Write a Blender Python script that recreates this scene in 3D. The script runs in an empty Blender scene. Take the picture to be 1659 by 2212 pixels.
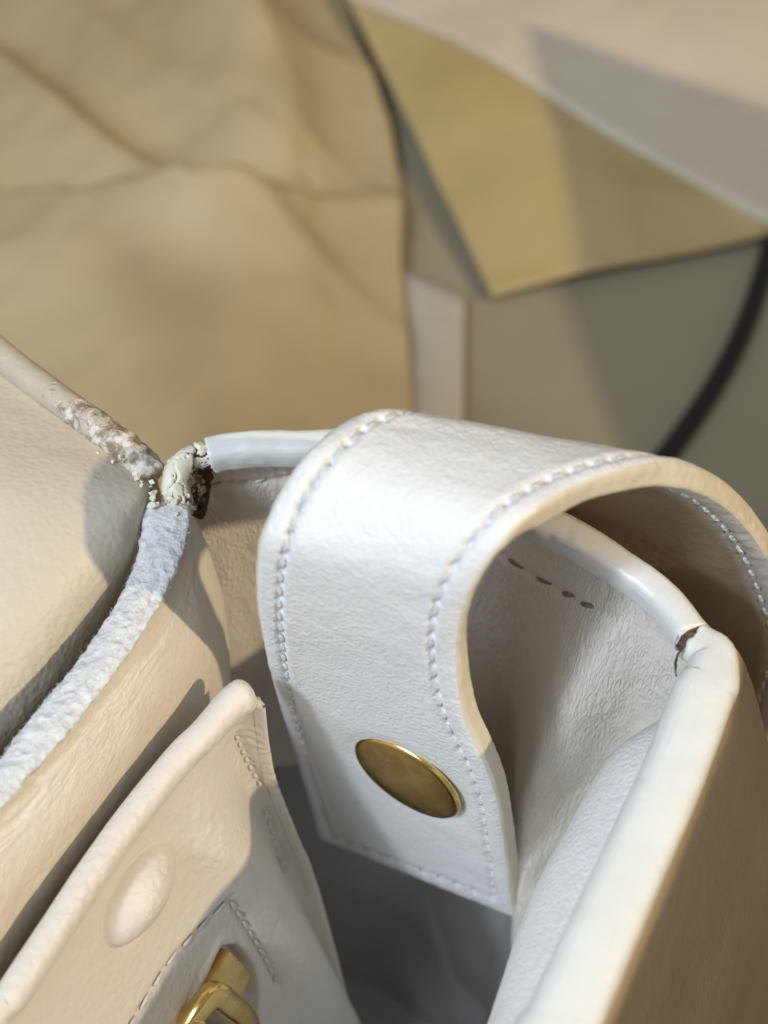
import bpy, bmesh, math, random
import numpy as np
from mathutils import Vector, Matrix
random.seed(7); RNG = np.random.default_rng(7)
MM = 0.001
S = bpy.context.scene
COL = S.collection

# ------------------------------------------------------------------ camera
TH = math.radians(55); CAMH = 125.0; TAN = 0.27
sT, cT = math.sin(TH), math.cos(TH)
cam_d = bpy.data.cameras.new('camera'); cam = bpy.data.objects.new('camera', cam_d); COL.objects.link(cam)
cam.location = (0, 0, CAMH*MM); cam.rotation_euler = (math.radians(90-55), 0, 0)
cam_d.sensor_fit = 'HORIZONTAL'; cam_d.sensor_width = 36; cam_d.lens = 18/TAN
cam_d.clip_start = 0.005; cam_d.clip_end = 20
cam_d.dof.use_dof = True; cam_d.dof.focus_distance = 0.150; cam_d.dof.aperture_fstop = 28
S.camera = cam

# geometry helpers: bag frame (millimetres). a = across the bag, b = along it, z = up, rim at z = 0
def V(*p): return np.array(p, float)
def ray(u, v):
    x = (u-829.5)/829.5*TAN; y = -(v-1106)/829.5*TAN
    return V(x, cT+y*sT, -sT+y*cT)
def P(u, v, z=0):
    d = ray(u, v); return V(0, 0, CAMH)+d*((z-CAMH)/d[2])
C0 = P(420, 1010, 0)
E1 = V(.926, -.377, 0); E1 /= np.linalg.norm(E1); E2 = V(E1[1], -E1[0], 0)
def G(a, b, z=0): return C0+a*E1+b*E2+V(0, 0, z)
def dG(a, b, z=0): return a*E1+b*E2+V(0, 0, z)
def bag(p): q = p-C0; return V(q@E1, q@E2, p[2])
def B(u, v, b):
    d = ray(u, v); o = V(0, 0, CAMH)
    return o+d*(((C0+b*E2-o)@E2)/(d@E2))
def proj(p):
    p = np.asarray(p); q = p-V(0, 0, CAMH)
    dep = q[..., 1]*cT-q[..., 2]*sT; up = q[..., 1]*sT+q[..., 2]*cT
    return np.stack([829.5+q[..., 0]/dep/TAN*829.5, 1106-up/dep/TAN*829.5, dep], -1)
TABLE = -150.0

# ------------------------------------------------------------------ light
w = bpy.data.worlds.new('World'); S.world = w; w.use_nodes = True
w.node_tree.nodes['Background'].inputs[0].default_value = (1.0, 0.95, 0.86, 1)
wn = w.node_tree.nodes; wl = w.node_tree.links          # a room: light ceiling, dimmer walls, dark low down
_tc = wn.new('ShaderNodeTexCoord'); _sx = wn.new('ShaderNodeSeparateXYZ'); _mr = wn.new('ShaderNodeMapRange')
_mr.interpolation_type = 'SMOOTHSTEP'
for _i, _v in enumerate((-.15, .95, .03, .26)): _mr.inputs[_i+1].default_value = _v
wl.new(_tc.outputs['Generated'], _sx.inputs[0]); wl.new(_sx.outputs[2], _mr.inputs[0]); wl.new(_mr.outputs[0], wn['Background'].inputs[1])
def lamp(name, d, dist, size, power, col, aim):
    L = bpy.data.lights.new(name, 'AREA'); L.shape = 'DISK'; L.size = size; L.energy = power; L.color = col
    o = bpy.data.objects.new(name, L); COL.objects.link(o)
    d = Vector(d).normalized(); aim = Vector(aim)*MM
    o.location = aim+d*dist; o.rotation_euler = d.to_track_quat('Z', 'Y').to_euler()
    return o
DA = dG(.80, .04, .60); DB = dG(-.34, .58, .74)
lamp_a = lamp('warm_ceiling_lamp', DA, 1.7, .045, 17.5, (1, .82, .56), (10, 80, 0))
lamp('cool_near_lamp', DB, .55, .05, 1.42, (.72, .84, 1.0), (10, 80, 0))  # small cool lamp set close, so its light falls off towards the background
lamp('soft_cool_fill', dG(-.30, .62, .72), 1.3, .9, 9.3, (.76, .87, 1.0), (10, 80, 0))  # added broad fill from the viewer's side; lifts the strap's shade, no window known
S.view_settings.view_transform = 'Standard'; S.view_settings.look = 'None'
S.view_settings.exposure = 0; S.view_settings.gamma = 1
S.cycles.use_denoising = True; S.cycles.max_bounces = 8

# ------------------------------------------------------------------ materials
def lin(c):
    return tuple((x/12.92 if x <= .04045 else ((x+.055)/1.055)**2.4) for x in c)
class M:
    def __init__(s, name):
        s.m = bpy.data.materials.new(name); s.m.use_nodes = True
        s.nt = s.m.node_tree; s.b = s.nt.nodes['Principled BSDF']; s.uv = None; s.hgt = None
    def n(s, t, **k):
        x = s.nt.nodes.new(t)
        for a, b in k.items(): setattr(x, a, b)
        return x
    def l(s, a, b): s.nt.links.new(a, b)
    def coord(s, kind='uv', scale=(1, 1, 1), rot=0.0):
        if kind == 'uv': o = s.n('ShaderNodeUVMap').outputs[0]
        else: o = s.n('ShaderNodeTexCoord').outputs['Object']
        mp = s.n('ShaderNodeMapping'); mp.inputs['Scale'].default_value = scale; mp.inputs['Rotation'].default_value = (0, 0, rot)
        s.l(o, mp.inputs[0]); return mp.outputs[0]
    def noise(s, co, scale, detail=4, rough=.55, dist=0.0):
        t = s.n('ShaderNodeTexNoise'); t.inputs['Scale'].default_value = scale; t.inputs['Detail'].default_value = detail
        t.inputs['Roughness'].default_value = rough; t.inputs['Distortion'].default_value = dist
        s.l(co, t.inputs['Vector']); return t.outputs['Fac']
    def voro(s, co, scale, feature='F1'):
        t = s.n('ShaderNodeTexVoronoi', feature=feature); t.inputs['Scale'].default_value = scale
        s.l(co, t.inputs['Vector']); return t.outputs['Distance']
    def ramp(s, x, p0, p1, c0=(0, 0, 0, 1), c1=(1, 1, 1, 1)):
        r = s.n('ShaderNodeValToRGB'); e = r.color_ramp.elements
        e[0].position = p0; e[1].position = p1; e[0].color = c0; e[1].color = c1
        s.l(x, r.inputs[0]); return r.outputs[0]
    def math(s, op, a, b):
        t = s.n('ShaderNodeMath', operation=op)
        for i, x in enumerate((a, b)):
            if isinstance(x, (int, float)): t.inputs[i].default_value = x
            else: s.l(x, t.inputs[i])
        return t.outputs[0]
    def mix(s, f, a, b):
        t = s.n('ShaderNodeMix', data_type='RGBA')
        for i, x in ((0, f), (6, a), (7, b)):
            if isinstance(x, (int, float)): t.inputs[i].default_value = x
            elif isinstance(x, tuple): t.inputs[i].default_value = x if len(x) == 4 else (*x, 1)
            else: s.l(x, t.inputs[i])
        return t.outputs[2]
    def bump(s, h, dist, strength=1.0):
        t = s.n('ShaderNodeBump'); t.inputs['Distance'].default_value = dist; t.inputs['Strength'].default_value = strength
        s.l(h, t.inputs['Height'])
        if s.hgt is not None: s.l(s.hgt, t.inputs['Normal'])
        s.hgt = t.outputs[0]; s.l(s.hgt, s.b.inputs['Normal'])
    def color(s, c):
        if isinstance(c, tuple): s.b.inputs['Base Color'].default_value = (*c, 1)
        else: s.l(c, s.b.inputs['Base Color'])
    def p(s, **k):
        for a, v in k.items(): s.b.inputs[a.replace('_', ' ')].default_value = v
        return s

def leather(name, col, grain=1.0, gscale=1600, wrinkle=0.0, wscale=(1, 1, 1), wrot=0.0, rough=.48, dirt=.05, tint=(.62, .52, .38)):
    m = M(name); co = m.coord('obj')
    big = m.noise(co, 90, 4); fine = m.noise(co, 700, 3)
    f = m.ramp(big, .35, .75)
    c = m.mix(m.math('MULTIPLY', f, dirt*2), col, tuple(x*t/.6 for x, t in zip(col, tint)))
    # tiny dark pores
    pore = m.ramp(m.voro(co, gscale*.45), .0, .16, (0, 0, 0, 1), (1, 1, 1, 1))
    c = m.mix(pore, m.mix(.12, c, (.25, .20, .14)), c)
    m.color(c); m.p(Roughness=rough); m.b.inputs['Specular IOR Level'].default_value = .42
    m.b.inputs['Subsurface Weight'].default_value = 0.0
    if wrinkle:
        cw = m.coord('uv', wscale, wrot)
        av = m.n('ShaderNodeVectorMath', operation='ADD'); nv = m.n('ShaderNodeTexNoise'); nv.inputs['Scale'].default_value = .7; nv.inputs['Detail'].default_value = 4
        m.l(cw, nv.inputs['Vector']); m.l(cw, av.inputs[0])
        sc = m.n('ShaderNodeVectorMath', operation='SCALE'); sc.inputs['Scale'].default_value = 1.6; m.l(nv.outputs['Color'], sc.inputs[0]); m.l(sc.outputs[0], av.inputs[1])
        ridg = m.ramp(m.voro(av.outputs[0], 1.0, 'DISTANCE_TO_EDGE'), 0, .22)
        mask = m.ramp(m.noise(m.coord('uv', (.06, .06, .06)), 1.0, 2), .38, .62, (.25, .25, .25, 1))
        m.bump(m.math('MULTIPLY', ridg, mask), .00030*wrinkle, .9)
    v = m.voro(co, gscale, 'SMOOTH_F1')
    m.bump(m.math('ADD', v, m.math('MULTIPLY', fine, .8)), .00022*grain, .55)
    m.bump(m.noise(co, 160, 3), .0006, .22)
    return m.m
white_leather = leather('white_leather', (.79, .785, .77), 1.0, 2400, dirt=.03, rough=.6)
cream_leather = leather('cream_leather', (.71, .65, .555), .6, 1300, .14, (.8, 1.9, 1), .2, dirt=.05)
flap_leather = leather('flap_leather', (.59, .535, .435), .6, 1600, dirt=.06)
gusset_leather = leather('gusset_leather', (.76, .705, .63),   .6, 1800, .38, (1.7, .6, 1), .18, dirt=.08)
outer_leather = leather('outer_leather', (.60, .475, .305), .6, 2000, dirt=.05)
pocket_leather = leather('pocket_leather', (.70, .65, .575), .7, 1300, .12, (.8, .6, 1), .6, dirt=.05)
def paint(name, col, rough=.28, wear=.1):
    m = M(name); co = m.coord('obj')
    f = m.ramp(m.noise(co, 110, 5), .4, .72)
    m.color(m.mix(m.math('MULTIPLY', f, wear*3), col, (.68, .58, .40)))
    m.p(Roughness=rough); m.b.inputs['Specular IOR Level'].default_value = .5
    m.b.inputs['Subsurface Weight'].default_value = .12; m.b.inputs['Subsurface Radius'].default_value = (.002, .0016, .001)
    m.bump(m.noise(m.coord('obj'), 260, 3), .0006, .25)
    m.bump(m.noise(m.coord('uv', (.12, 2.2, 1)), 1.0, 3), .0002, .35)
    return m.m
edge_white = paint('white_edge_paint', (.80, .80, .765), .30, .04)
edge_cream = paint('cream_edge_paint', (.75, .69, .54), .34, .10)
def worn_pipe():
    m = M('peeling_tan_piping'); co = m.coord('obj'); uv = m.n('ShaderNodeUVMap').outputs[0]
    sx = m.n('ShaderNodeSeparateXYZ'); m.l(uv, sx.inputs[0])
    mr = m.n('ShaderNodeMapRange'); m.l(sx.outputs[0], mr.inputs[0]); m.wear = mr
    n1 = m.noise(co, 420, 4, .6); n2 = m.noise(co, 700, 4, .6)
    base = m.mix(m.ramp(m.noise(co, 110, 5), .4, .72), (.54, .475, .37), (.45, .385, .285))
    peel_ = m.ramp(m.math('SUBTRACT', mr.outputs[0], n1), .0, .06)
    c = m.mix(peel_, base, m.mix(m.ramp(n2, .42, .58), (.27, .20, .125), (.70, .65, .57)))
    m.color(c); m.p(Roughness=.6); m.bump(m.math('ADD', n2, m.math('MULTIPLY', peel_, -1.0)), .0004, .6)
    return m
def fibrous(name, c0, c1, d=.0006, sc=900):
    m = M(name); co = m.coord('obj')
    v = m.voro(co, sc*.8); nz = m.noise(co, sc, 5, .7)
    m.color(m.mix(m.ramp(nz, .35, .65), c0, c1)); m.p(Roughness=.95)
    m.b.inputs['Specular IOR Level'].default_value = .15
    m.bump(m.math('ADD', v, nz), d, .9); return m.m
raw_fibre = fibrous('raw_white_fibre', (.60, .595, .585), (.78, .775, .765), .00035)
torn_fibre = fibrous('torn_yellow_fibre', (.76, .69, .48), (.88, .85, .70), .0003, 600)
torn_paint = paint('torn_yellowed_paint', (.90, .86, .69), .42, .12)
brown_core = fibrous('brown_crack_core', (.045, .03, .018), (.20, .14, .085), .0008, 900)
thread = fibrous('white_thread', (.70, .69, .66), (.84, .83, .80), .0003, 2500)
thread_grey = fibrous('brown_thread', (.20, .16, .12), (.42, .36, .30), .0003, 2500)
lin_m = M('grey_lining'); co = lin_m.coord('obj')
lin_m.color(lin_m.mix(lin_m.noise(co, 60, 4), (.33, .32, .31), (.40, .39, .375))); lin_m.p(Roughness=.8)
lin_m.bump(lin_m.noise(co, 900, 3), .0003, .5); lining = lin_m.m
g = M('brass'); co = g.coord('obj')
g.color(g.mix(g.ramp(g.noise(co, 260, 4), .45, .7), (.86, .63, .24), (.62, .42, .13))); g.p(Metallic=1.0)
rr = g.ramp(g.noise(co, 300, 4), .3, .8, (.16, .16, .16, 1), (.36, .36, .36, 1)); g.l(rr, g.b.inputs['Roughness'])
g.bump(g.noise(co, 900, 3), .0001, .10); brass = g.m
def paperm(name, c0, c1, sc=14, rough=.6, bd=.004):
    m = M(name); co = m.coord('obj')
    m.color(m.mix(m.ramp(m.noise(co, sc, 4), .35, .65), c0, c1)); m.p(Roughness=rough)
    m.bump(m.noise(co, 45, 3), bd, .35); return m.m
kraft = paperm('kraft_paper', (.41, .325, .18), (.47, .38, .225))
kraft_gold = paperm('golden_kraft', (.41, .31, .13), (.48, .375, .19))
pale_paper = paperm('pale_paper', (.56, .48, .36), (.62, .54, .42))
white_paper = paperm('white_paper', (.42, .385, .32), (.47, .43, .36))
tabletop = paperm('beige_tabletop', (.29, .25, .17), (.335, .29, .205), 9, .55, .002)
cab = M('black_rubber'); cab.color((.012, .012, .013)); cab.p(Roughness=.45); cab.bump(cab.noise(cab.coord('obj'), 600, 3), .0002, .4); black = cab.m
carton = paperm('added_box_cardboard', (.36, .27, .16), (.42, .31, .19))

# ------------------------------------------------------------------ mesh tools
def link(name, verts, faces, mat, parent=None, uv=None, smooth=True):
    me = bpy.data.meshes.new(name)
    me.from_pydata((np.asarray(verts)*MM).tolist(), [], [list(map(int, f)) for f in faces])
    if uv is not None:
        L = me.uv_layers.new(name='UVMap'); idx = np.empty(len(me.loops), int); me.loops.foreach_get('vertex_index', idx)
        L.data.foreach_set('uv', np.asarray(uv, np.float32)[idx].ravel())
    if smooth: me.polygons.foreach_set('use_smooth', [True]*len(me.polygons))
    me.materials.append(mat); me.update()
    o = bpy.data.objects.new(name, me); COL.objects.link(o)
    if parent is not None: o.parent = parent
    return o
def cr(ctrl, x):                       # Catmull-Rom along axis 0, x in [0, n-1]
    ctrl = np.asarray(ctrl, float); n = len(ctrl)
    ext = np.concatenate([[2*ctrl[0]-ctrl[1]], ctrl, [2*ctrl[-1]-ctrl[-2]]])
    x = np.clip(np.asarray(x, float), 0, n-1-1e-9); i = x.astype(int); f = (x-i)
    f = f.reshape(f.shape+(1,)*(ctrl.ndim-1))
    p0, p1, p2, p3 = ext[i], ext[i+1], ext[i+2], ext[i+3]
    return .5*((2*p1)+(-p0+p2)*f+(2*p0-5*p1+4*p2-p3)*f**2+(-p0+3*p1-3*p2+p3)*f**3)
class Surf:                            # grid of control points [i along][j across]
    def __init__(s, rows): s.c = np.array(rows, float)
    def grid(s, ni, nj, r0=0.0, r1=None):
        n, m = s.c.shape[:2]
        x = np.linspace(r0, (n-1 if r1 is None else r1), ni); y = np.linspace(0, m-1, nj)
        A = cr(s.c, x)
        return np.swapaxes(cr(np.swapaxes(A, 0, 1), y), 0, 1)
def normals(Pg):
    du = np.gradient(Pg, axis=0); dv = np.gradient(Pg, axis=1)
    N = np.cross(du, dv); N /= np.linalg.norm(N, axis=-1, keepdims=True)+1e-12
    return N
def face_cam(Pg, N):                   # flips the field so that its mean faces the camera
    if np.mean(np.sum(N*(V(0, 0, CAMH)-Pg), -1)) < 0: N = -N
    return N
def gridfaces(ni, nj, closed=False, off=0):
    f = []
    for i in range(ni-1):
        for j in range(nj-(0 if closed else 1)):
            k = (j+1) % nj
            f.append((off+i*nj+j, off+(i+1)*nj+j, off+(i+1)*nj+k, off+i*nj+k))
    return f
def griduv(Pg):
    a = np.concatenate([[0], np.cumsum(np.linalg.norm(np.diff(Pg, axis=0), axis=-1).mean(1))])
    b = np.concatenate([[0], np.cumsum(np.linalg.norm(np.diff(Pg, axis=1), axis=-1).mean(0))])
    return np.stack(np.meshgrid(a, b, indexing='ij'), -1).reshape(-1, 2)
_lat = RNG.random((64, 64, 64))
def noise3(p, scale):                  # value noise, about -1..1
    q = np.asarray(p)/scale+17.3; i = np.floor(q).astype(int); f = q-i; f = f*f*(3-2*f)
    r = 0
    for dx in (0, 1):
        for dy in (0, 1):
            for dz in (0, 1):
                wgt = (f[..., 0] if dx else 1-f[..., 0])*(f[..., 1] if dy else 1-f[..., 1])*(f[..., 2] if dz else 1-f[..., 2])
                r = r+wgt*_lat[(i[..., 0]+dx) % 64, (i[..., 1]+dy) % 64, (i[..., 2]+dz) % 64]
    return 2*r-1
def sheet(name, Pg, mat, parent=None, thick=None, N=None):
    ni, nj = Pg.shape[:2]
    if N is None: N = face_cam(Pg, normals(Pg))
    if thick is None:
        return link(name, Pg.reshape(-1, 3), gridfaces(ni, nj), mat, parent, griduv(Pg))
    Q = Pg-N*thick; n = ni*nj
    f = gridfaces(ni, nj)+[t[::-1] for t in gridfaces(ni, nj, off=n)]
    rim = [(i, 0) for i in range(ni)]+[(ni-1, j) for j in range(1, nj)]+[(i, nj-1) for i in range(ni-2, -1, -1)]+[(0, j) for j in range(nj-2, 0, -1)]
    ids = [i*nj+j for i, j in rim]
    for k in range(len(ids)):
        a, b = ids[k], ids[(k+1) % len(ids)]; f.append((a, a+n, b+n, b))
    return link(name, np.concatenate([Pg.reshape(-1, 3), Q.reshape(-1, 3)]), f, mat, parent, np.concatenate([griduv(Pg)]*2))
def resample(pts, step):
    d = cr(pts, np.linspace(0, len(pts)-1, 60*len(pts)))
    L = np.concatenate([[0], np.cumsum(np.linalg.norm(np.diff(d, axis=0), axis=1))])
    n = max(3, int(L[-1]/step)); t = np.linspace(0, L[-1], n)
    return np.stack([np.interp(t, L, d[:, k]) for k in range(3)], 1), t
def tube(name, pts, rx, ry, mat, parent=None, step=.5, n=28, power=2.0, up=V(0, 0, 1), rough=0.0, rs=1.0, caps=True, rad=None, disp=None, jag=0.0):
    p, t = resample(pts, step); T = np.gradient(p, axis=0); T /= np.linalg.norm(T, axis=1, keepdims=True)
    sd = np.cross(T, up); sd /= np.linalg.norm(sd, axis=1, keepdims=True); U = np.cross(sd, T)
    k = np.ones(len(p)) if rad is None else rad(t/t[-1])
    if caps:
        for e in (t, t[-1]-t):
            q = np.clip(e/(max(rx, ry)*.8), 0, 1); k = k*np.sqrt(np.clip(1-(1-q)**2, 0.0004, 1))
    th = np.linspace(0, 2*math.pi, n, endpoint=False); c, s = np.cos(th), np.sin(th)
    cx = np.sign(c)*np.abs(c)**(2/power); sy = np.sign(s)*np.abs(s)**(2/power)
    off = sd[:, None]*(cx*rx)[None, :, None]+U[:, None]*(sy*ry)[None, :, None]
    Pg = p[:, None]+off*k[:, None, None]
    if rough: Pg = Pg+off/np.linalg.norm(off, axis=-1, keepdims=True)*(noise3(Pg, rs)+.5*noise3(Pg, rs*.4))[..., None]*rough*np.minimum(k, 1)[:, None, None]
    if jag:
        for e, sg in ((t, 1), (t[-1]-t, -1)):
            k2 = np.exp(-e/1.2)[:, None]*(noise3(p[0 if sg > 0 else -1]+off*1.0+31, 1.1)*jag+jag*.5*noise3(off+7, .45))[0 if sg > 0 else -1][None]
            Pg = Pg+T[:, None]*(k2*sg)[..., None]
    if disp is not None: Pg = Pg+off/np.linalg.norm(off, axis=-1, keepdims=True)*disp(Pg, t)[..., None]
    uv = np.stack(np.meshgrid(t, th*rx, indexing='ij'), -1).reshape(-1, 2)
    f = gridfaces(len(p), n, True)
    f.append(tuple(range(n))); f.append(tuple(range((len(p)-1)*n, len(p)*n))[::-1])
    return link(name, Pg.reshape(-1, 3), f, mat, parent, uv)
def frame(pos, x, nrm):
    x = x/np.linalg.norm(x); nrm = nrm-x*(nrm@x); nrm /= np.linalg.norm(nrm); y = np.cross(nrm, x)
    return Matrix([[x[0], y[0], nrm[0], pos[0]*MM], [x[1], y[1], nrm[1], pos[1]*MM], [x[2], y[2], nrm[2], pos[2]*MM], [0, 0, 0, 1]])
_st = {}
def stitch_mesh(L, r, mat):
    k = (L, r, mat.name)
    if k in _st: return _st[k]
    n, m = 9, 8; v = []
    for i in range(n):
        x = -1+2*i/(n-1); q = math.sqrt(max(.02, 1-abs(x)**3))
        for j in range(m):
            a = 2*math.pi*j/m+x*.5
            v.append((x*L/2, math.cos(a)*r*q*1.15, math.sin(a)*r*q*.8-.10*x*x*L/2))
    f = gridfaces(n, m, True)+[tuple(range(m)), tuple(range((n-1)*m, n*m))[::-1]]
    me = bpy.data.meshes.new('stitch'); me.from_pydata((np.array(v)*MM).tolist(), [], f)
    me.polygons.foreach_set('use_smooth', [True]*len(f)); me.materials.append(mat); _st[k] = me
    return me
def stitches(path, nrm, parent, pitch=2.6, L=2.0, r=.26, mat=None, lift=.05, skew=.12, skip=()):
    """one object per stitch along a 3-D polyline; nrm gives the leather's normal at each path point"""
    seg = np.linalg.norm(np.diff(path, axis=0), axis=1); t = np.concatenate([[0], np.cumsum(seg)])
    me = stitch_mesh(L, r, mat or thread); holes = []
    for k in range(int(t[-1]/pitch)):
        s = (k+.5)*pitch
        at = lambda x: V(*[np.interp(x, t, path[:, i]) for i in range(3)])
        p = at(s); d = at(s+L/2)-at(s-L/2); nn = V(*[np.interp(s, t, nrm[:, i]) for i in range(3)])
        holes.append(at(k*pitch))
        if k in skip: continue
        d = d/np.linalg.norm(d); d = d+np.cross(nn, d)*random.gauss(skew, .05)
        o = bpy.data.objects.new('stitch', me); COL.objects.link(o); o.parent = parent
        mx = frame(p+nn*(lift+random.gauss(0, .03)), d, nn)
        o.matrix_local = mx @ Matrix.Diagonal((random.uniform(.88, 1.06), 1, 1, 1))
    return np.array(holes)
def locate(Pg, N, u, v):
    q = proj(Pg); d = np.hypot(q[..., 0]-u, q[..., 1]-v)+.002*q[..., 2]
    i = np.unravel_index(np.argmin(d), d.shape); return Pg[i], N[i], i
def pxpath(Pg, N, pts, n=60):
    q = cr(np.array([(x, y, 0) for x, y in pts], float), np.linspace(0, len(pts)-1, n))
    r = [locate(Pg, N, a, b) for a, b, _ in q]
    P_, N_ = np.array([x[0] for x in r]), np.array([x[1] for x in r])
    for _ in range(3):
        P_[1:-1] = (P_[:-2]+2*P_[1:-1]+P_[2:])/4
    return P_, N_
def thing(name, label, cat, loc=(0, 0, 0)):
    o = bpy.data.objects.new(name, None); COL.objects.link(o); o.empty_display_size = .02
    o['label'] = label; o['category'] = cat; return o
def tag(o, label=None, cat=None, kind=None, group=None):
    for k, x in (('label', label), ('category', cat), ('kind', kind), ('group', group)):
        if x: o[k] = x
    return o
gauss = lambda x, s: np.exp(-(x/s)**2)
sstep = lambda x, a, b: (lambda t: t*t*(3-2*t))(np.clip((x-a)/(b-a), 0, 1))

# ================================================================== SETTING
nx = 60; X, Y = np.meshgrid(np.linspace(-900, 900, nx), np.linspace(-500, 1300, nx), indexing='ij')
tag(sheet('tabletop', np.stack([X, Y, np.full_like(X, TABLE)], -1), tabletop, N=np.zeros((nx, nx, 3))+V(0, 0, 1)), kind='structure')

# ------------------------------------------------------------------ crumpled kraft paper behind the bag
def seg_d(x, y, poly):
    """unsigned distance to a polyline, and the side (+ beyond, - near the bag)"""
    best = np.full(x.shape, 1e9); side = np.zeros(x.shape)
    for (ax, ay), (bx, by) in zip(poly[:-1], poly[1:]):
        dx, dy = bx-ax, by-ay; t = np.clip(((x-ax)*dx+(y-ay)*dy)/(dx*dx+dy*dy), 0, 1)
        d = np.hypot(x-ax-t*dx, y-ay-t*dy); cr_ = dx*(y-ay)-dy*(x-ax)
        k = d < best; best = np.where(k, d, best); side = np.where(k, np.sign(cr_), side)
    return best*side
def floorline(pts, z=TABLE): return [tuple(P(u, v, z)[:2]) for u, v in pts]
edge = np.array(floorline([(735, -60), (752, 20), (790, 140), (845, 300), (870, 450), (866, 600), (880, 720), (890, 900), (895, 1100)]))
yy = np.linspace(120, 430, 150); xr = np.interp(yy, edge[::-1, 1], edge[::-1, 0])
ss = np.linspace(0, 1, 150)
X = -330+(xr[:, None]+330)*ss[None]; Y = np.repeat(yy[:, None], 150, 1)
H = np.zeros_like(X)+11.0
for pts, amp, far, near, val in [
    ([(-250, 40), (0, 185), (250, 395), (440, 520), (600, 492), (840, 410)], 4.5, 4.5, 34, .9),
    ([(440, 520), (560, 530), (700, 610), (900, 730)], 3, 5, 24, .5),
    ([(430, -90), (520, 60), (600, 105), (740, 90)], 6, 9, 14, .5),
    ([(640, 190), (660, 330), (760, 400), (860, 420)], 3, 10, 16, .4),
    ([(500, 40), (620, 230), (640, 330)], 4, 10, 20, .4),
    ([(150, 60), (330, 240), (470, 300)], 2.5, 16, 26, .4),
    ([(-100, 640), (200, 700), (420, 760), (700, 720)], 1.5, 24, 34, .4)]:
    d = seg_d(X, Y, floorline(pts, TABLE+2+amp*2.1)); s_ = np.sqrt(d*d+4)-2
    H += 1.7*amp*np.where(d > 0, np.exp(-s_/far)-val*(1-np.exp(-s_/far))*np.exp(-s_/26), np.exp(-s_/near))
pp = np.stack([X, Y, X*0], -1)
H += 2.4*noise3(pp, 60)+1.6*noise3(pp, 24)+.6*noise3(pp, 9)
H *= 1.25; H *= 1-.75*sstep(ss[None], .86, 1.0)
tag(sheet('wrapping_paper', np.stack([X, Y, TABLE+1+np.maximum(H, .3)], -1), kraft, thick=.6),
    'large crumpled tan kraft paper sheet spread on the table behind the bag', 'paper')

# ------------------------------------------------------------------ paper bag at the upper right, lying on its side
pb = thing('paper_bag', 'flattened pale paper bag with golden side fold lying on the table', 'paper bag')
T0, T1 = P(748, -5, -140), P(1659, 484, -142); B0, B1 = P(1062, 636, -146.3), P(1659, 508, -145.5)
ex = lambda a, b, k: a+(b-a)*k
LIFT = {0: 0, .33: 5, .66: 1, 1: 0, 1.6: 0}
rows = [[ex(T0, T1, k)+V(0, 0, LIFT[k]) for k in (0, .33, .66, 1, 1.6)],
        [ex(ex(T0, B0, .5), ex(T1, B1, .5), k)+V(0, 0, 1+LIFT[k]) for k in (0, .33, .66, 1, 1.6)],
        [ex(B0, B1, k)+V(0, 0, LIFT[k]*.3) for k in (0, .33, .66, 1, 1.6)]]
Pg = Surf(rows).grid(50, 90); Pg = Pg+V(0, 0, 1)*(noise3(Pg, 26)*1.6+noise3(Pg, 11)*.5)[..., None]*np.sin(np.linspace(0, math.pi, 50))[:, None, None]
sheet('side_fold', Pg, kraft_gold, pb, thick=1.6)
far0, far1 = P(700, -420, -141), P(2300, -150, -142)
rows = [[ex(T0, T1, k)+V(0, 0, .4+LIFT[k]) for k in (0, .33, .66, 1, 1.6)],
        [ex(ex(T0, far0, .5), ex(T1, far1, .5), k)+V(0, 0, 6) for k in (0, .33, .66, 1, 1.6)],
        [ex(far0, far1, k) for k in (0, .33, .66, 1, 1.6)]]
Pg = Surf(rows).grid(40, 90); Pg = Pg+V(0, 0, 1)*(noise3(Pg, 34)*1.6+noise3(Pg, 13)*.5)[..., None]*np.sin(np.linspace(0, math.pi, 40))[:, None, None]
sheet('top_panel', Pg, pale_paper, pb, thick=.8)

# ------------------------------------------------------------------ white paper strip, black cable, added shadow-casting cartons out of view
q = [P(858, 575, TABLE+3), P(1006, 640, TABLE+3), P(1000, 1000, TABLE+3), P(880, 1000, TABLE+3)]
Pg = Surf([[q[0], ex(q[0], q[1], .5), q[1]], [ex(q[0], q[3], .5), ex(ex(q[0], q[3], .5), ex(q[1], q[2], .5), .5)+V(0, 0, 1.5), ex(q[1], q[2], .5)], [q[3], ex(q[3], q[2], .5), q[2]]]).grid(20, 12)
tag(sheet('paper_strip', Pg, white_paper, thick=.4), 'narrow off-white paper strip lying on the table behind the arched handle', 'paper')
zc = TABLE+2.6
tag(tube('cable', [P(1900, 200, zc), P(1760, 330, zc), P(1685, 470, zc), P(1640, 610, zc), P(1595, 730, zc), P(1530, 850, zc), P(1450, 965, zc), P(1360, 1080, zc), P(1280, 1250, zc)], 2.4, 2.4, black, step=3),
    'thin black cable curving over the grey tabletop at right', 'cable')

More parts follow.
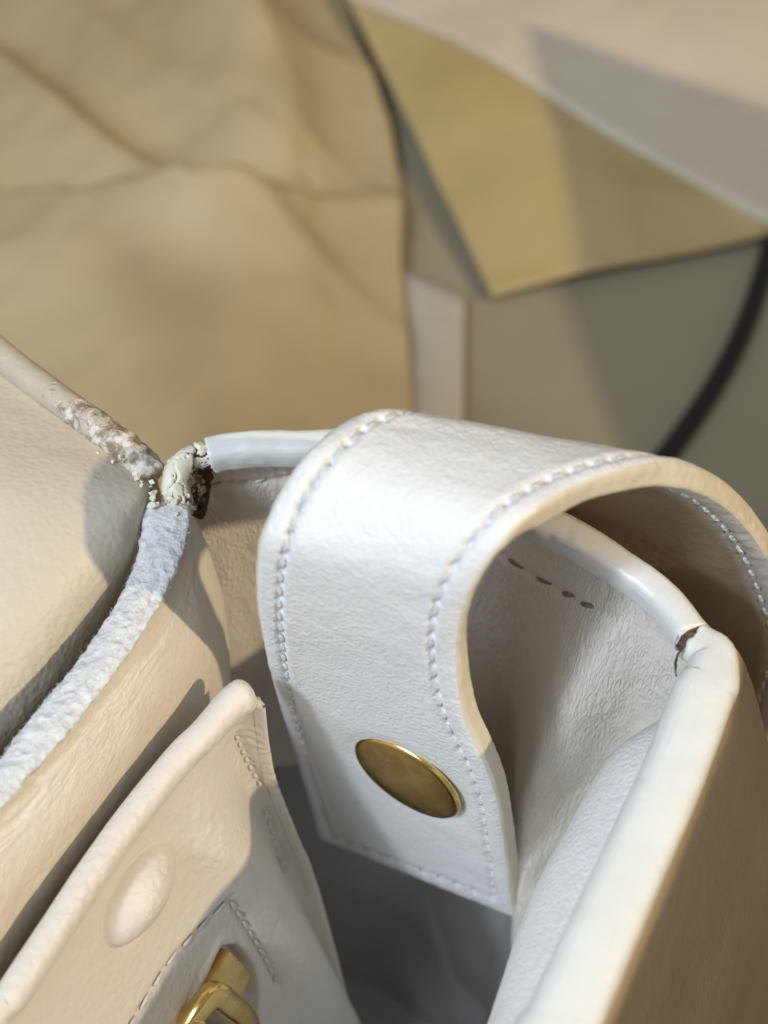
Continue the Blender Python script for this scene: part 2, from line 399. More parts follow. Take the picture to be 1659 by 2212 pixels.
def box_mesh(name, c, ax, ay, h, z0, mat):
    """an open-topped looking carton: walls with two folded lids, as one mesh"""
    bm = bmesh.new()
    def slab(o, x, y, z):
        vs = [bm.verts.new(tuple((o+x*i+y*j+z*k)*MM)) for i in (0, 1) for j in (0, 1) for k in (0, 1)]
        for f in ((0, 1, 3, 2), (4, 6, 7, 5), (0, 4, 5, 1), (2, 3, 7, 6), (0, 2, 6, 4), (1, 5, 7, 3)): bm.faces.new([vs[i] for i in f])
    zz = V(0, 0, h); o = V(c[0], c[1], z0); tx, ty = ax/np.linalg.norm(ax)*4, ay/np.linalg.norm(ay)*4
    slab(o, ax, ty, zz); slab(o+ay-ty, ax, ty, zz); slab(o+ty*1.01, tx, ay-2.02*ty, zz*.999); slab(o+ty*1.01+ax-tx, tx, ay-2.02*ty, zz*.999)
    slab(o+ty+tx+V(0, 0, h-6), ax*.49-tx, ay-2*ty, V(0, 0, 4)); slab(o+ty+ax*.5+V(0, 0, h-6), ax*.49-tx, ay-2*ty, V(0, 0, 4))
    bmesh.ops.recalc_face_normals(bm, faces=bm.faces)
    me = bpy.data.meshes.new(name); bm.to_mesh(me); bm.free(); me.materials.append(mat)
    ob = bpy.data.objects.new(name, me); COL.objects.link(ob); return ob
LA = np.array(lamp_a.location)/MM
def to_light(p, z): return p+(LA-p)*((z-p[2])/(LA[2]-p[2]))
# unseen carton, added so its near top edge shades the right half of the background
k0, k1 = to_light(P(1092, 62, -140), 0), to_light(P(1335, 965, TABLE), 0)
axd = k1-k0; axd[2] = 0
q0, q1 = to_light(P(1105, 62, -139), 0), to_light(P(1640, 235, -140), 0); ayd = q1-q0; ayd[2] = 0
tag(box_mesh('added_shadow_box', k0, axd*1.15, ayd/np.linalg.norm(ayd)*160, 150, TABLE, carton), 'added unseen carton that casts the shadow over the right of the background', 'box')
# taller unseen carton, added to shade the front panel below its rim
r0, r1 = to_light(G(61, -14, -2.0), 48), to_light(G(56, 130, -2.0), 48)
tag(box_mesh('added_shadow_box', r0, r1-r0, E1*90, r0[2]-TABLE, TABLE, carton), 'taller added unseen carton that shades the outer face of the front panel', 'box')

# ================================================================== HANDBAG
hb = thing('handbag', 'open white and cream leather handbag with worn cracked piping and brass fittings', 'handbag')

# ---------------- side gusset
ra = [-2, 0, 5.5, 11.2, 20, 30, 37.7, 44.4, 50, 55, 58, 60]; rb = [1.0, -.7, -5.2, -7.3, -8.8, -9.3, -8.7, -7.2, -4.8, -2.0, .3, 2.0]
def rim_b(a): return np.interp(a, ra, rb)
aa = np.linspace(-1.5, 59.5, 210); zz = np.linspace(.5, -142, 400)
A, Z = np.meshgrid(aa, zz, indexing='ij')
rbs = np.convolve(np.pad(rim_b(aa), 10, mode='edge'), np.ones(21)/21, 'valid')
dep = np.clip(-Z, 0, None)
ridge_a = np.interp(-zz, [0, 14, 33, 47, 70, 100], [48.0, 45.6, 43.8, 46.6, 49, 50])[None]
x = A-ridge_a
bul = np.where(x < 0, np.exp(-(x/3.4)**2), np.exp(-(x/6.0)**2))*np.interp(dep, [0, 4, 18, 40, 60, 85, 100, 142], [0, 1.5, 9, 14.5, 13, 4, 0, 0])
bb = rbs[:, None]+np.interp(dep, [0, 6, 20, 60, 100, 142], [0, -.3, 2.0, 10.5, 17, 20])+bul
bb += -3.5*gauss(A-24, 12)*sstep(dep, 3, 25)
Pg = C0+A[..., None]*E1+bb[..., None]*E2+Z[..., None]*V(0, 0, 1)
N = face_cam(Pg, normals(Pg))
groove = 0
pucker = .22*np.sin(A*4.2+2*noise3(Pg, 3))*gauss(Z+3.2, 1.6)
wr = .11*noise3(np.stack([A*1.0+.5*noise3(Pg, 4), Z*.33, A*0], -1), 1.1)*sstep(dep, 6, 10)
Pg = Pg+N*(groove+pucker+wr)[..., None]
STI = []
gN = face_cam(Pg, normals(Pg))
for px, mt, pit, L, rr2, lf in ([[(452, 1052), (500, 1046), (560, 1042), (622, 1034)], thread, 2.4, 1.7, .22, .1], [[(1085, 1200), (1135, 1238), (1195, 1270), (1262, 1306), (1318, 1332)], thread_grey, 3.9, 2.7, .30, .05]):
    p_, n_ = pxpath(Pg, gN, px); dd = np.full(Pg.shape[:2], 1e9)
    for q_ in p_: dd = np.minimum(dd, np.linalg.norm(Pg-q_, axis=-1))
    STI.append((p_, n_, mt, pit, L, rr2, lf)); Pg = Pg-N*(.40*gauss(dd, .45)-.06*gauss(dd-1.1, .6)*np.sin(A*5))[..., None]
gus = sheet('side_gusset', Pg, gusset_leather, hb, thick=1.0, N=N)
gus.data.materials.append(lining)       # below the seam the gusset is lined in grey
_zc = np.empty(len(gus.data.polygons)*3); gus.data.polygons.foreach_get('center', _zc)
gus.data.polygons.foreach_set('material_index', (_zc.reshape(-1, 3)[:, 2] < -.062).astype(np.int32))
for p_, n_, mt, pit, L, rr2, lf in STI: stitches(p_, n_, gus, pit, L, rr2, mat=mt, lift=lf-.3, skew=.2)

# gusset piping (white rounded rim): one long run, cracked off at the left corner and butted at the right
rimpts = [P(452, 985, .8), P(490, 976, .9), P(540, 971, 1), P(590, 969, 1), P(645, 970, 1), G(15, rim_b(15)-.3, 1), G(20, rim_b(20)-.5, 1), G(25, rim_b(25)-.5, 1), G(30, rim_b(30)-.5, 1), P(1140, 1118, 1), P(1207, 1150, 1), P(1275, 1187, 1), P(1336, 1227, 1), P(1390, 1263, 1), P(1433, 1300, 1), P(1468, 1341, 1.1), P(1493, 1379, 1.2)]
tube('rim_piping', rimpts, 1.75, 2.0, edge_white, gus, step=.35, n=40, power=2.9, up=V(0, 0, 1), rough=.05, rs=1.2, caps=False, jag=.4)
tube('crack_core', [P(400, 1005, .2), P(446, 988, .4), P(475, 981, .5)], 1.35, 1.55, brown_core, gus, step=.2, rough=.25, rs=.5)
tp = [P(396, 1112, -2.4), P(384, 1080, -.6), P(377, 1045, .5), P(390, 1012, 1.0), P(416, 992, 1.0), P(446, 987, .8)]
tube('torn_core', tp, 1.2, 1.4, brown_core, gus, step=.2, n=30, caps=False, rough=.12, rs=.5)
def chips(Pg, t):                      # hard paint broken into plates
    c = noise3(Pg+50, 1.7); d = noise3(Pg+9, 1.15)
    return .20*noise3(Pg, 2.2)+.16*np.sign(c)*np.clip(abs(c)*6, 0, 1)-.75*gauss(c, .05)-.6*gauss(d, .035)
tube('torn_piping', tp, 1.5, 1.72, torn_paint, gus, step=.1, n=72, caps=False, jag=.9, disp=chips, rad=lambda t: .92+.2*sstep(t, 0, .4)-.12*sstep(t, .75, 1))
tube('crack_core', [P(1478, 1358, .9), P(1500, 1388, 1.0), P(1520, 1410, 1.0)], 1.6, 1.8, brown_core, gus, step=.25, rough=.25, rs=.5)

tube('torn_slit', [P(448, 1005, -1.0), P(447, 1040, -2.4), P(440, 1080, -3.8), P(430, 1122, -5.2)], .55, .5, brown_core, gus, step=.12, rough=.22, rs=.5)

tube('crack_line', [P(1476, 1404, 2.6), P(1466, 1412, 2.2), P(1459, 1432, 1.5), P(1461, 1462, 1.0)], .12, .11, brown_core, gus, step=.1, n=10, rough=.08, rs=.5)

# ---------------- back wall (padded cream panel) with its raw torn top edge
prof = [(0, 0), (4.2, -3.5), (6.9, -8), (8.0, -14), (7.2, -22)]
bwc = [[P(392, 1085, -.8), P(425, 1150, -4), P(458, 1255, -9), P(476, 1370, -15), P(480, 1500, -26)],
       [P(405, 1098, -.5), P(438, 1160, -3.8), P(474, 1260, -8.5), P(493, 1370, -14), P(499, 1490, -23)],
       [P(386, 1200, 0), P(420, 1262, -3), P(455, 1335, -7), P(474, 1420, -12), P(483, 1512, -20)],
       [P(330, 1320, 0), P(366, 1380, -3), P(400, 1445, -7), P(418, 1520, -12), P(420, 1590, -20)],
       [P(240, 1460, 0), P(280, 1520, -3), P(315, 1580, -7), P(336, 1645, -12), P(338, 1700, -20)],
       [P(122, 1602, 0), P(163, 1667, -3), P(198, 1737, -7), P(217, 1803, -12), P(222, 1860, -20)],
       [P(0, 1745, 0), P(42, 1812, -3), P(76, 1887, -7), P(97, 1962, -12), P(102, 2020, -20)],
       [P(-130, 1900, 0), P(-88, 1967, -3), P(-46, 2047, -7), P(-18, 2130, -12), P(-12, 2190, -20)]]
bwc.append([p+3.5*(p-q) for p, q in zip(bwc[-1], bwc[-2])])
Pg = Surf(bwc).grid(330, 110); N = face_cam(Pg, normals(Pg))
sj = np.linspace(0, 1, 110)[None]
ln = np.linspace(0, 8, 330)[:, None]
f = -.22*np.abs(noise3(np.stack([ln*3.0+0*sj, sj*34+1.5*np.sin(ln*2), 0*sj+0*ln], -1), 1.0))*gauss(sj-.12, .14)
f = f+.10*noise3(Pg, 3.2)*sstep(sj, .0, .2)
Pg = Pg+N*f[..., None]
bw = sheet('back_panel', Pg, cream_leather, hb, thick=1.3, N=N)
rl = [(312, 1082), (300, 1195), (250, 1310), (155, 1448), (42, 1583), (-5, 1648), (-145, 1800)]
rr_ = [(408, 1092), (388, 1200), (332, 1322), (242, 1462), (124, 1604), (1, 1747), (-129, 1902)]
rows = [[P(*l, -1.6), P(*l, .2), ex(P(*l, .9), P(*r, .9), .5), P(*r, .5), P(*r, -.8)] for l, r in zip(rl, rr_)]
rows.append([p+3.5*(p-q) for p, q in zip(rows[-1], rows[-2])])
Pg = Surf(rows).grid(700, 60); N = face_cam(Pg, normals(Pg))
jag = noise3(Pg, 1.3)*.22+noise3(Pg, .5)*.16+noise3(Pg, 5)*.25
tj = np.linspace(-1, 1, 60)[None]
Pg = Pg+E1*(jag*tj*.9)[..., None]+N*(.07*noise3(Pg, .6)+.05*noise3(Pg, .3)+.10*noise3(Pg, 2.5)-.35*gauss(tj-.1-.6*noise3(Pg, 5), .09)*sstep(noise3(Pg, 7), -.3, .3))[..., None]
raw = sheet('raw_edge', Pg, raw_fibre, bw, thick=.8, N=N)
def fuzz(name, pts, nrm, n, Lr, mat, parent, spread=.8):
    v, f = [], []
    for _ in range(n):
        i = random.randrange(len(pts)); c = pts[i]+RNG.normal(size=3)*.06; d = nrm[i]*.7+RNG.normal(size=3)*spread; d /= np.linalg.norm(d)
        L = random.uniform(*Lr); q = RNG.normal(size=3); q = np.cross(d, q); q /= np.linalg.norm(q); w_ = .022
        bend = RNG.normal(size=3)*L*.25; b = len(v)
        for k, ww in ((0, w_), (.5, w_*.9), (1, w_*.4)):
            m_ = c+d*L*k+bend*k*k
            v += [m_+q*ww, m_-q*ww, m_+np.cross(d, q)*ww]
        for k in (0, 3):
            for j in range(3): f.append((b+k+j, b+k+(j+1) % 3, b+k+3+(j+1) % 3, b+k+3+j))
    return tag(link(name, v, f, mat, parent), kind='stuff')
sel = Pg[:560]; nsel = N[:560]
fuzz('loose_fibres', np.concatenate([sel[:, 13], sel[:, 46], sel.reshape(-1, 3)[::9]]), np.concatenate([nsel[:, 13]-E1*.8, nsel[:, 46]+E1*.6, nsel.reshape(-1, 3)[::9]]), 1300, (.10, .34), raw_fibre, raw)

# ---------------- flap folded open to the left, with worn piping along its border
fl = [[P(330, 1010, -1), P(326, 1045, .5), P(320, 1078, 0), P(312, 1105, -3), P(308, 1125, -10)],
      [P(290, 990, 0), P(304, 1060, 2), P(306, 1120, 0), P(304, 1190, -5), P(300, 1230, -13)],
      [P(205, 930, .5), P(235, 1060, 3), P(258, 1170, 1), P(272, 1270, -5), P(276, 1330, -14)],
      [P(85, 838, 1), P(125, 1040, 4), P(165, 1220, 2), P(200, 1370, -5), P(215, 1440, -14)],
      [P(-60, 738, 1), P(-10, 1040, 5), P(40, 1310, 2), P(95, 1490, -5), P(118, 1570, -14)],
      [P(-230, 610, 1), P(-190, 1020, 5), P(-130, 1390, 2), P(-35, 1610, -5), P(-10, 1700, -14)],
      [P(-480, 440, 0), P(-450, 1030, 4), P(-380, 1500, 2), P(-260, 1840, -5), P(-220, 1930, -14)]]
fl.append([p+2.5*(p-q) for p, q in zip(fl[-1], fl[-2])])
Pg = Surf(fl).grid(200, 120); N = face_cam(Pg, normals(Pg))
Pg = Pg+N*(.25*noise3(Pg, 9)+.05*noise3(Pg, 2.2))[..., None]
flap = sheet('flap', Pg, flap_leather, hb, thick=1.4, N=N)
fpp = [P(-480, 400, 1.5), P(-230, 570, 1.5), P(0, 765, 1.6), P(110, 850, 1.6), P(220, 930, 1.5), P(300, 995, 1), P(334, 1040, .2)]
def peel(Pg, t):
    L = t[-1]; e = np.clip((t-(L-15))/15, 0, 1)[:, None]
    return e*(.35*noise3(Pg, .8)+.3*noise3(Pg, .35))+.04*noise3(Pg, 2)
wp = worn_pipe(); Lp_ = resample(fpp, .2)[1][-1]
for i_, v_ in enumerate((Lp_-22, Lp_-3, .22, .75)): wp.wear.inputs[i_+1].default_value = v_
tube('flap_piping', fpp, 1.75, 1.75, wp.m, flap, step=.2, n=36, disp=peel)

# flakes of torn leather where flap, back wall and gusset part
bm_v, bm_f = [], []
def flake(c, r, nrm):
    n = random.randint(5, 8); b0 = len(bm_v); t = np.cross(nrm, RNG.normal(size=3)); t /= np.linalg.norm(t); s_ = np.cross(nrm, t)
    h = random.uniform(.06, .16)
    for k in (0, 1):
        for i in range(n):
            a = 2*math.pi*i/n; q = r*random.uniform(.5, 1.1)
            bm_v.append(c+(t*math.cos(a)*1.5+s_*math.sin(a))*q+nrm*(h*k+random.uniform(-.12, .12)))
    bm_f.append([b0+i for i in range(n)][::-1]); bm_f.append([b0+n+i for i in range(n)])
    for i in range(n): bm_f.append([b0+i, b0+(i+1) % n, b0+n+(i+1) % n, b0+n+i])
pth = cr(np.array([P(140, 905, 2.0), P(210, 962, 2.0), P(262, 1000, 2.2), P(310, 1040, 2.0), P(340, 1075, 1.2), P(372, 1085, 1.0), P(395, 1085, .8)]), np.linspace(0, 6, 500))
for i in range(34):
    t = random.random()**.55; c = pth[int(t*499)]+RNG.normal(size=3)*V(.7, .7, .3)*(.35+t)
    flake(c, random.uniform(.12, .42)*(.4+t), (lambda q: q/np.linalg.norm(q))(RNG.normal(size=3)*.55+V(0, -.4, .9)))
tag(link('leather_flakes', bm_v, bm_f, torn_fibre, hb, smooth=False), kind='stuff')
bm_v, bm_f = [], []
for i in range(22):
    c = ex(P(428, 1010, 1.8), P(420, 1100, -1), random.random())+RNG.normal(size=3)*V(.5, .5, .4)
    flake(c, random.uniform(.15, .5), (lambda q: q/np.linalg.norm(q))(RNG.normal(size=3)*.7+V(.4, -.5, .6)))
tag(link('brown_flakes', bm_v, bm_f, brown_core, hb, smooth=False), kind='stuff')

# ---------------- inner pocket: rolled top edge, face with a covered magnet, stitched patch and turn clasp
c0 = [P(572, 1528, -10), P(582, 1620, -19), P(600, 1700, -27), P(640, 1800, -38), P(690, 1930, -52), P(765, 2212, -75)]
pf = [(0, 0), (3.0, -7), (5.8, -14), (9.6, -25), (14, -40), (20, -70)]
cm1 = [p+dG(-2.2, -1.2) for p in c0]
c1 = [p+(P(503, 1538, -9)-c0[0]) for p in c0]
cols = [cm1, c0, c1]
for j, (u, v) in enumerate([(396, 1684), (301, 1791), (232, 1890), (146, 2024), (64, 2148), (-60, 2330)]):
    q = P(u, v, -9); cols.append([q+dG(a, 0, z) for a, z in pf])
cols.append([p+5*(p-q) for p, q in zip(cols[-1], cols[-2])])
Pg = Surf(cols).grid(420, 300); N = face_cam(Pg, normals(Pg))
mp, mn, _ = locate(Pg, N, 303, 1932)
d = np.linalg.norm(Pg-mp, axis=-1)
d0 = d; dn = np.cross(mn, E2); d = np.sqrt(((Pg-mp)@E2/5.6)**2+((Pg-mp)@dn/3.5)**2+((Pg-mp)@mn/6)**2)*5.5
f = 2.7*np.clip(1-(d/5.6)**2, 0, 1)**.85-.25*gauss(d-5.8, .35)*sstep(-((Pg-mp)@V(1, 0, 0)), -3, 2)
f += .05*noise3(Pg, .7)*sstep(d, 6, 8)*(1-sstep(d, 10, 18))*sstep((Pg-mp)@V(1, 0, 0), 0, 3)
f += (.05*noise3(Pg, 4)+.02*noise3(Pg, 1.2))*sstep(d, 5.5, 8)
def dpath(pts):
    p_, n_ = pxpath(Pg, N, pts); r = np.full(Pg.shape[:2], 1e9)
    for q in p_[::1]: r = np.minimum(r, np.linalg.norm(Pg-q, axis=-1))
    return r, p_, n_
SEAMS = [[(512, 1588), (538, 1650), (572, 1716)], [(572, 1750), (600, 1830), (625, 1910)],
         [(500, 1946), (545, 2020), (585, 2090), (606, 2135)], [(496, 1946), (420, 2020), (360, 2090), (300, 2190), (270, 2240)]]
seams = [dpath(s_) for s_ in SEAMS]
for (r, p_, n_), dp in zip(seams, (.35, .25, .4, .4)): f -= dp*gauss(r, .55)
# wrinkled band right of the first seam
r0_ = seams[0][0]; f += .055*np.sin((Pg@V(.35, .3, 1.2))*3.0+5*noise3(Pg, 2.4))*gauss(r0_-1.6, 1.3)*(.6+noise3(Pg, 1.5))
cp, cn, _ = locate(Pg, N, 505, 2130)
slot = np.abs((Pg-cp)@E2)/5.0
hole = [(478, 2046), (512, 2040), (548, 2092), (556, 2150), (552, 2215), (440, 2215), (420, 2170)]
hp = np.array([locate(Pg, N, *q)[0] for q in hole]); hc = hp.mean(0)
hx = E2; hy = np.cross(cn, hx); loc2 = np.stack([(Pg-hc)@hx, (Pg-hc)@hy], -1); poly = np.stack([(hp-hc)@hx, (hp-hc)@hy], -1)
sd = seg_d(loc2[..., 0], loc2[..., 1], [tuple(q) for q in poly]+[tuple(poly[0])])
inp = np.zeros(sd.shape, bool)
for q0_, q1_ in zip(poly, np.roll(poly, -1, 0)):
    c_ = (q0_[1] > loc2[..., 1]) != (q1_[1] > loc2[..., 1])
    inp ^= c_ & (loc2[..., 0] < (q1_[0]-q0_[0])*(loc2[..., 1]-q0_[1])/(q1_[1]-q0_[1]+1e-9)+q0_[0])
inside = np.abs(sd)*np.where(inp, 1, -1)
f -= 1.5*sstep(inside, -.3, .5)
f += .22*gauss(inside+.9, .6)
Pg2 = Pg+N*f[..., None]
pk = sheet('inner_pocket', Pg2, pocket_leather, hb, thick=1.3, N=N)
for (r, p_, n_), (pit, L) in zip(seams, ((1.9, 1.3), (2.2, 1.6), (2.1, 1.6), (2.6, 2.0))):
    if p_ is not None: stitches(p_, n_, pk, pit, L, .22, lift=-.12)
rc = [(548, 1492), (500, 1522), (438, 1590), (386, 1642), (288, 1764), (198, 1890), (116, 2015), (32, 2143), (-90, 2330)]
pts = [P(u, v, -7.6) for u, v in rc]; pts.append(pts[-1]+dG(0, 60))
tube('rolled_edge', pts, 1.55, 1.75, pocket_leather, pk, step=.3, n=32, rough=.03, rs=3.5, rad=lambda t: 1.05+.2*gauss(t-.0, .03))

# turn clasp: flat tongue in the slot and a rounded loop over it
cl = bpy.data.objects.new('turn_clasp', None); COL.objects.link(cl); cl.parent = hb; cl.empty_display_size = .01
def lifted(u, v, h):
    p, n, _ = locate(Pg, N, u, v); p = p+cn*h; r = ray(u, v); o = V(0, 0, CAMH)
    return o+r*(((p-o)@cn)/(r@cn))
tq = [lifted(499, 2056, 1.0), lifted(547, 2105, 1.0), lifted(500, 2200, 1.0), lifted(440, 2150, 1.0)]
bm = bmesh.new()
top = [bm.verts.new(tuple(q*MM)) for q in tq]; bot = [bm.verts.new(tuple((q-cn*1.5)*MM)) for q in tq]
bm.faces.new(top); bm.faces.new(bot[::-1])
for i in range(4): bm.faces.new([top[i], bot[i], bot[(i+1) % 4], top[(i+1) % 4]])
bmesh.ops.recalc_face_normals(bm, faces=bm.faces)
bmesh.ops.bevel(bm, geom=bm.edges[:], offset=.00022, segments=3, affect='EDGES', profile=.6)
me = bpy.data.meshes.new('clasp_tongue'); bm.to_mesh(me); bm.free(); me.materials.append(brass)
me.polygons.foreach_set('use_smooth', [True]*len(me.polygons))
o = bpy.data.objects.new('clasp_tongue', me); COL.objects.link(o); o.parent = cl
tube('clasp_loop', [lifted(u, v, h) for u, v, h in ((395, 2232, .6), (430, 2180, 1.6), (462, 2150, 2.1), (492, 2168, 2.2), (520, 2190, 2.1), (536, 2225, 1.5), (538, 2290, .4))], 1.5, 1.25, brass, cl, step=.2, n=32, up=cn, power=2.4)
tube('clasp_loop', [lifted(u, v, h) for u, v, h in ((350, 2330, .5), (400, 2250, 1.6), (440, 2200, 2.2))], 1.5, 1.2, brass, cl, step=.25, n=28, up=cn)

# ---------------- front panel at the right: lining side, outer side and its painted rim
Cpx = [(1538, 1412), (1512, 1520), (1462, 1650), (1385, 1830), (1300, 2020), (1215, 2212), (1085, 2490)]
Cr = [P(u, v, 0) for u, v in Cpx]
Spx = [(1470, 1480, -3), (1440, 1545, -5), (1328, 1625, -6.5), (1235, 1785, -7.5), (1150, 1950, -8), (1060, 2212, -8), (930, 2490, -8)]
inn = []
for c, (u, v, z) in zip(Cr, Spx):
    s_ = P(u, v, z); inn.append([c+V(0, 0, -.5), ex(c, s_, .55)+V(0, 0, 1.6), s_, s_+dG(-.3, 0, -7), s_+dG(1.5, 0, -28), s_+dG(3.5, 0, -142)])
inn.append([p+dG(-2, 60) for p in inn[-1]])
Pg = Surf(inn).grid(220, 140); N = face_cam(Pg, normals(Pg)); Pg = Pg+N*(.12*noise3(Pg, 7)+.03*noise3(Pg, 1.5))[..., None]
fp = bpy.data.objects.new('front_panel', None); COL.objects.link(fp); fp.parent = hb; fp.empty_display_size = .02
sheet('panel_lining', Pg, white_leather, fp, thick=-.0001, N=N)
of = [(0, -.5), (3.2, -1.2), (5.6, -5), (9.6, -14), (15.5, -30), (22, -62), (24, -148)]
out = [[G(57.5-2+a*.55, -2.2, z) for a, z in of], [G(57.9+a*.9, -.4, z) for a, z in of]]
for c in Cr[1:]: out.append([c+dG(a, 0, z) for a, z in of])
out.append([p+dG(-2, 60) for p in out[-1]])
Pg = Surf(out).grid(200, 140); N = face_cam(Pg, normals(Pg)); Pg = Pg+N*(.25*noise3(Pg, 11)+.04*noise3(Pg, 1.8))[..., None]
sheet('outer_face', Pg, outer_leather, fp, thick=1.0, N=N)
rp = [P(1497, 1386, 1.2), P(1520, 1400, 1.4), P(1541, 1420, 1.6), P(1534, 1475, 1.6)]+[c+V(0, 0, 1.6) for c in Cr[1:]]+[Cr[-1]+dG(-2, 60, 1.6)]
def rimdisp(Pg, t): return .10*noise3(Pg, 6)+.04*noise3(Pg, 2)
tube('rim_piping', rp, 3.1, 2.35, edge_white, fp, step=.3, n=64, power=2.9, jag=.35, disp=rimdisp, caps=False, rad=lambda t: .66+.29*sstep(t, .0, .07)+.09*sstep(t, .1, .5))

# ---------------- bag floor and near end, mostly out of sight
rows = [[G(a, b, -138+2*math.sin(a/8)) for a in (-2, 15, 30, 45, 66)] for b in (-5, 30, 70, 150)]
sheet('bag_base', Surf(rows).grid(30, 30), lining, hb, thick=1.5)
rows = [[G(a, 112+4*math.sin(a/58*math.pi), z) for z in (0, -30, -70, -148)] for a in (-8, 8, 24, 40, 55)]
sheet('near_gusset', Surf(rows).grid(40, 40), gusset_leather, hb, thick=1.0)
rows = [[G(a-6, b, z) for z in (-3, -30, -80, -148)] for a, b in ((0, -1), (-1, 40), (-3, 80), (-6, 116))]
sheet('back_outer_face', Surf(rows).grid(40, 40), outer_leather, hb, thick=1.0)

# ---------------- handle: a wide stitched strap riveted inside the gusset and arching over it
Lp = [B(690, 1815, 12.0), B(640, 1650, 12.2), B(592, 1490, 14.4), B(562, 1350, 16.5), B(556, 1250, 17), B(566, 1170, 16.5), B(594, 1090, 14), B(640, 1010, 11), B(690, 953, 8), B(750, 905, 4), B(830, 880, 0),
      B(905, 908, -5), B(1030, 978, -10.5), B(1195, 1080, -14), B(1247, 1140, -15), G(46, -16, -13), G(47.5, -15.5, -26), G(48.5, -15, -40)]
Rp = [B(1106, 1985, 16), B(1068, 1730, 16.5), B(1000, 1560, 16.6), B(983, 1430, 16), B(992, 1340, 15.5), B(1022, 1262, 14.5), B(1072, 1183, 12.5), B(1140, 1105, 9), B(1235, 1046, 4), B(1345, 1006, -1), B(1450, 990, -6),
      B(1530, 1012, -10), B(1600, 1066, -13.5), B(1659, 1150, -16), B(1695, 1250, -17.2), B(1715, 1370, -17.5), G(68.5, -17, -32), G(69, -16, -46)]
ctr = []
for l, r in zip(Lp, Rp): ctr.append([ex(l, r, k) for k in (0, .25, .5, .75, 1)])
ctr = np.array(ctr)
st = Surf(ctr); NI, NJ = 620, 130
Pg = st.grid(NI, NJ)
N = normals(Pg)
if N[60, 65]@(V(0, 0, CAMH)-Pg[60, 65]) < 0: N = -N
wj = np.linspace(0, 1, NJ)
dm = np.minimum(wj, 1-wj)*np.linalg.norm(Pg[:, -1]-Pg[:, 0], axis=1)[:, None]          # distance to the side borders, mm
tl = np.concatenate([[0], np.cumsum(np.linalg.norm(np.diff(Pg[:, NJ//2], axis=0), axis=1))])[:, None]  # distance from the tip
dist = np.minimum(dm, tl)
dome = .30*(1-np.exp(-dist/.45))-.30
M_ = 2.1
def side_line(jf, i0, i1, rev=False):
    pts_, nn_ = [], []
    for i in range(i0, i1, 2):
        wdt = np.linalg.norm(Pg[i, -1]-Pg[i, 0]); x = jf(wdt)/wdt*(NJ-1); j = int(x); fr = x-j
        pts_.append(Pg[i, j]*(1-fr)+Pg[i, j+1]*fr); nn_.append(N[i, j])
    return np.array(pts_), np.array(nn_)
it = int(np.argmin(abs(tl[:, 0]-M_-1.6)))
pl, nl = side_line(lambda w_: M_+.2, it, NI-20); pr, nr = side_line(lambda w_: w_-M_-.3, it, NI-20)
jl, jr = int((M_+.2)/28*(NJ-1)), int((28-M_-.3)/28*(NJ-1))
pb_, nb_ = Pg[it, jl:jr+1], N[it, jl:jr+1]
def hole_field(paths, pitch):
    fld = np.zeros((NI, NJ))
    for p_, dep_ in paths:
        t = np.concatenate([[0], np.cumsum(np.linalg.norm(np.diff(p_, axis=0), axis=1))])
        near = np.full((NI, NJ), 1e9)
        for s_ in np.arange(0, t[-1], .5):
            q = V(*[np.interp(s_, t, p_[:, k]) for k in range(3)]); near = np.minimum(near, np.sum((Pg-q)**2, -1))
        fld -= .34*np.exp(-near/.40**2)
        fld += .05*np.exp(-(np.sqrt(near)-1.0)**2/.5**2)
        for s_ in np.arange(0, t[-1], pitch):
            q = V(*[np.interp(s_, t, p_[:, k]) for k in range(3)]); d2 = np.sum((Pg-q)**2, -1)
            fld -= dep_*np.exp(-d2/.33**2)
    return fld
f = dome+hole_field([(pl, 1.1), (pr, .6), (pb_, 1.1)], 2.6)
f += .07*noise3(Pg, 4)+.035*noise3(Pg, 1.1)
nap = gauss((tl-tl[int(NI*9.6/17), 0])/9, 1)
f += .03*nap*(noise3(Pg, .8)+.8*noise3(Pg, .5))
f += .25*gauss(tl-20-8*(1-wj[None])*1.0, 3.0)*0
rp_, rn_, ri = locate(Pg[:200], N[:200], 880, 1676)
dr = np.linalg.norm(Pg-rp_, axis=-1); f -= .35*gauss(np.maximum(dr-6.6, 0), 1.5)
Po = Pg+N*f[..., None]; TK = 2.9
# outer and inner leather of the strap, kept apart by the painted edge
ni, nj = NI, NJ
inner = Pg-N*TK; fi = -.35*(1-np.exp(-dist/.8))+.35
inr = hole_field([(pr, .6), (pl, .6)], 2.6)*.8; inner = inner+N*(fi*.6-inr+.10*noise3(Pg, 1.2)*gauss(dm-1.0, 1.2))[..., None]
strap = link('handle_strap', Po.reshape(-1, 3), gridfaces(ni, nj), white_leather, hb, griduv(Pg))
lm = M('strap_inner_shade'); co = lm.coord('obj'); sx = lm.n('ShaderNodeSeparateXYZ'); lm.l(lm.n('ShaderNodeUVMap').outputs[0], sx.inputs[0])
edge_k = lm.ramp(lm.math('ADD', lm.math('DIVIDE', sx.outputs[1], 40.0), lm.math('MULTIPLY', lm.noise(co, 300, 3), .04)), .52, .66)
lm.color(lm.mix(edge_k, lm.mix(lm.noise(co, 200, 4), (.25, .19, .125), (.33, .26, .18)), (.74, .72, .68))); lm.p(Roughness=.75)  # shade inside the arch put into the colour: brown, turning white towards one edge
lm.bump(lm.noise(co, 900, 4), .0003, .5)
link('strap_inner_face', inner.reshape(-1, 3), [t[::-1] for t in gridfaces(ni, nj)], lm.m, strap, griduv(Pg))
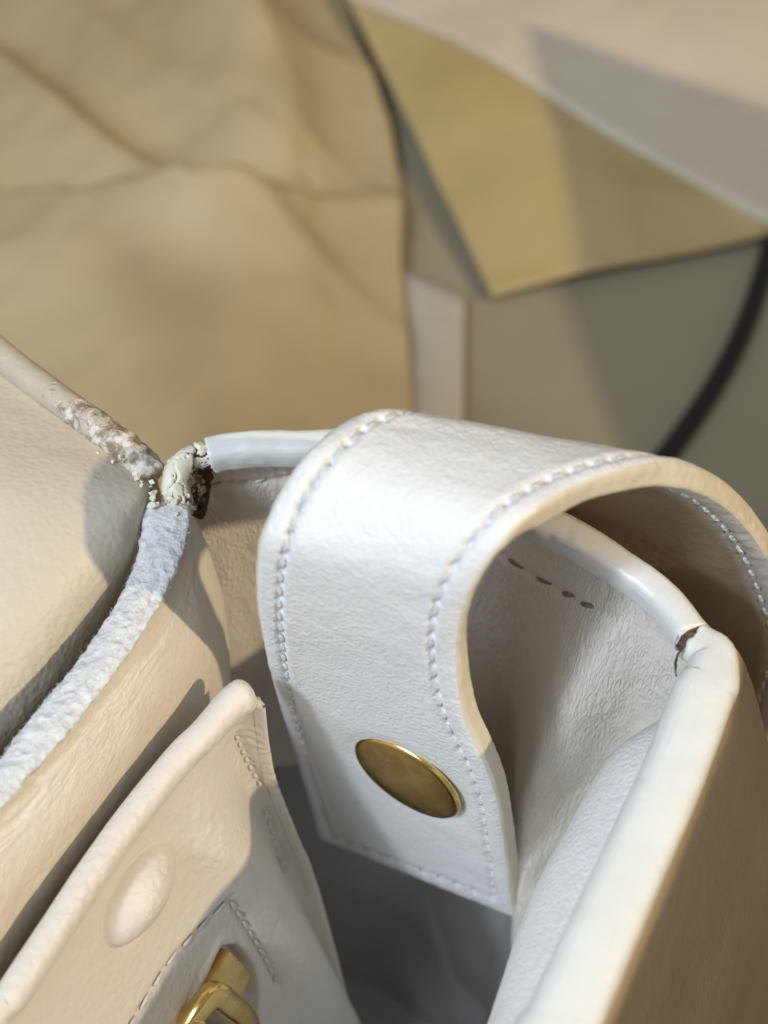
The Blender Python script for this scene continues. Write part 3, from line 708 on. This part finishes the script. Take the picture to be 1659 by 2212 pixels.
def edge_strip(name, idx, outdir, mat):
    a = np.array([Po[i, j] for i, j in idx]); b = np.array([inner[i, j] for i, j in idx])
    k = np.linspace(0, 1, 12); blg = (np.sqrt(np.clip(1-(2*k-1)**4, 0, 1))*.42)
    g_ = a[:, None]*(1-k)[None, :, None]+b[:, None]*k[None, :, None]+outdir[:, None]*blg[None, :, None]
    g_ = g_+outdir[:, None]*(.07*noise3(g_, .9)+.05*noise3(g_, 3))[..., None]*np.minimum(blg*3, 1)[None, :, None]
    return link(name, g_.reshape(-1, 3), gridfaces(len(idx), 12), mat, strap, griduv(g_))
nrmz = lambda x: x/np.linalg.norm(x, axis=-1, keepdims=True)
ei = list(range(NI))
edge_strip('edge_paint', [(i, NJ-1) for i in ei], nrmz(Pg[:, -1]-Pg[:, -2]), edge_cream)
edge_strip('edge_paint', [(i, 0) for i in ei], nrmz(Pg[:, 0]-Pg[:, 1]), edge_cream)
edge_strip('edge_paint', [(0, j) for j in range(NJ)], nrmz(Pg[0]-Pg[1]), edge_white)
stitches(pl, nl, strap, 2.6, 1.75, .24, lift=-.16); stitches(pr, nr, strap, 2.6, 1.8, .22, lift=-.22, skew=-.1)
stitches(pb_, nb_, strap, 2.6, 1.8, .30, lift=.02, skew=.25)
ir = int(NI*.62); q_, n_ = pr[ir//2:], -nr[ir//2:]
stitches(q_-nr[ir//2:]*TK, n_, strap, 2.6, 1.95, .25, lift=-.15)

ii = int(NI*9.75/17); band = Po[ii-26:ii+14].reshape(-1, 3)[::3]; bn = N[ii-26:ii+14].reshape(-1, 3)[::3]
fuzz('nap_fibres', band, bn, 260, (.08, .2), white_leather, strap, .9)
# rivet: domed brass cap with a rolled rim
rx_ = Pg[ri[0], min(ri[1]+3, NJ-1)]-Pg[ri[0], max(ri[1]-3, 0)]
R0 = 7.0; pr_ = [(0, 1.02), (1.5, 1.0), (3, .95), (4.5, .85), (5.6, .72), (6.2, .63), (6.55, .58), (6.8, .46), (R0, .22), (R0-.05, 0), (R0-.3, -.2), (R0-.9, -.3)]
v = []; f_ = []; n = 64
for r, h in pr_[1:]:
    for i in range(n): v.append((r*math.cos(2*math.pi*i/n), r*math.sin(2*math.pi*i/n), h))
f_ = gridfaces(len(pr_)-1, n, True); v.append((0, 0, pr_[0][1])); c = len(v)-1
f_ += [(c, (i+1) % n, i)[::-1] for i in range(n)]
o = link('rivet', v, f_, brass, strap)
o.matrix_local = frame(rp_+rn_*.05, rx_, E2-E1*.17+V(0, 0, .02))

for o in S.objects:
    if o.type == 'MESH' and o.parent is None and 'kind' not in o and 'category' not in o: print('UNTAGGED', o.name)
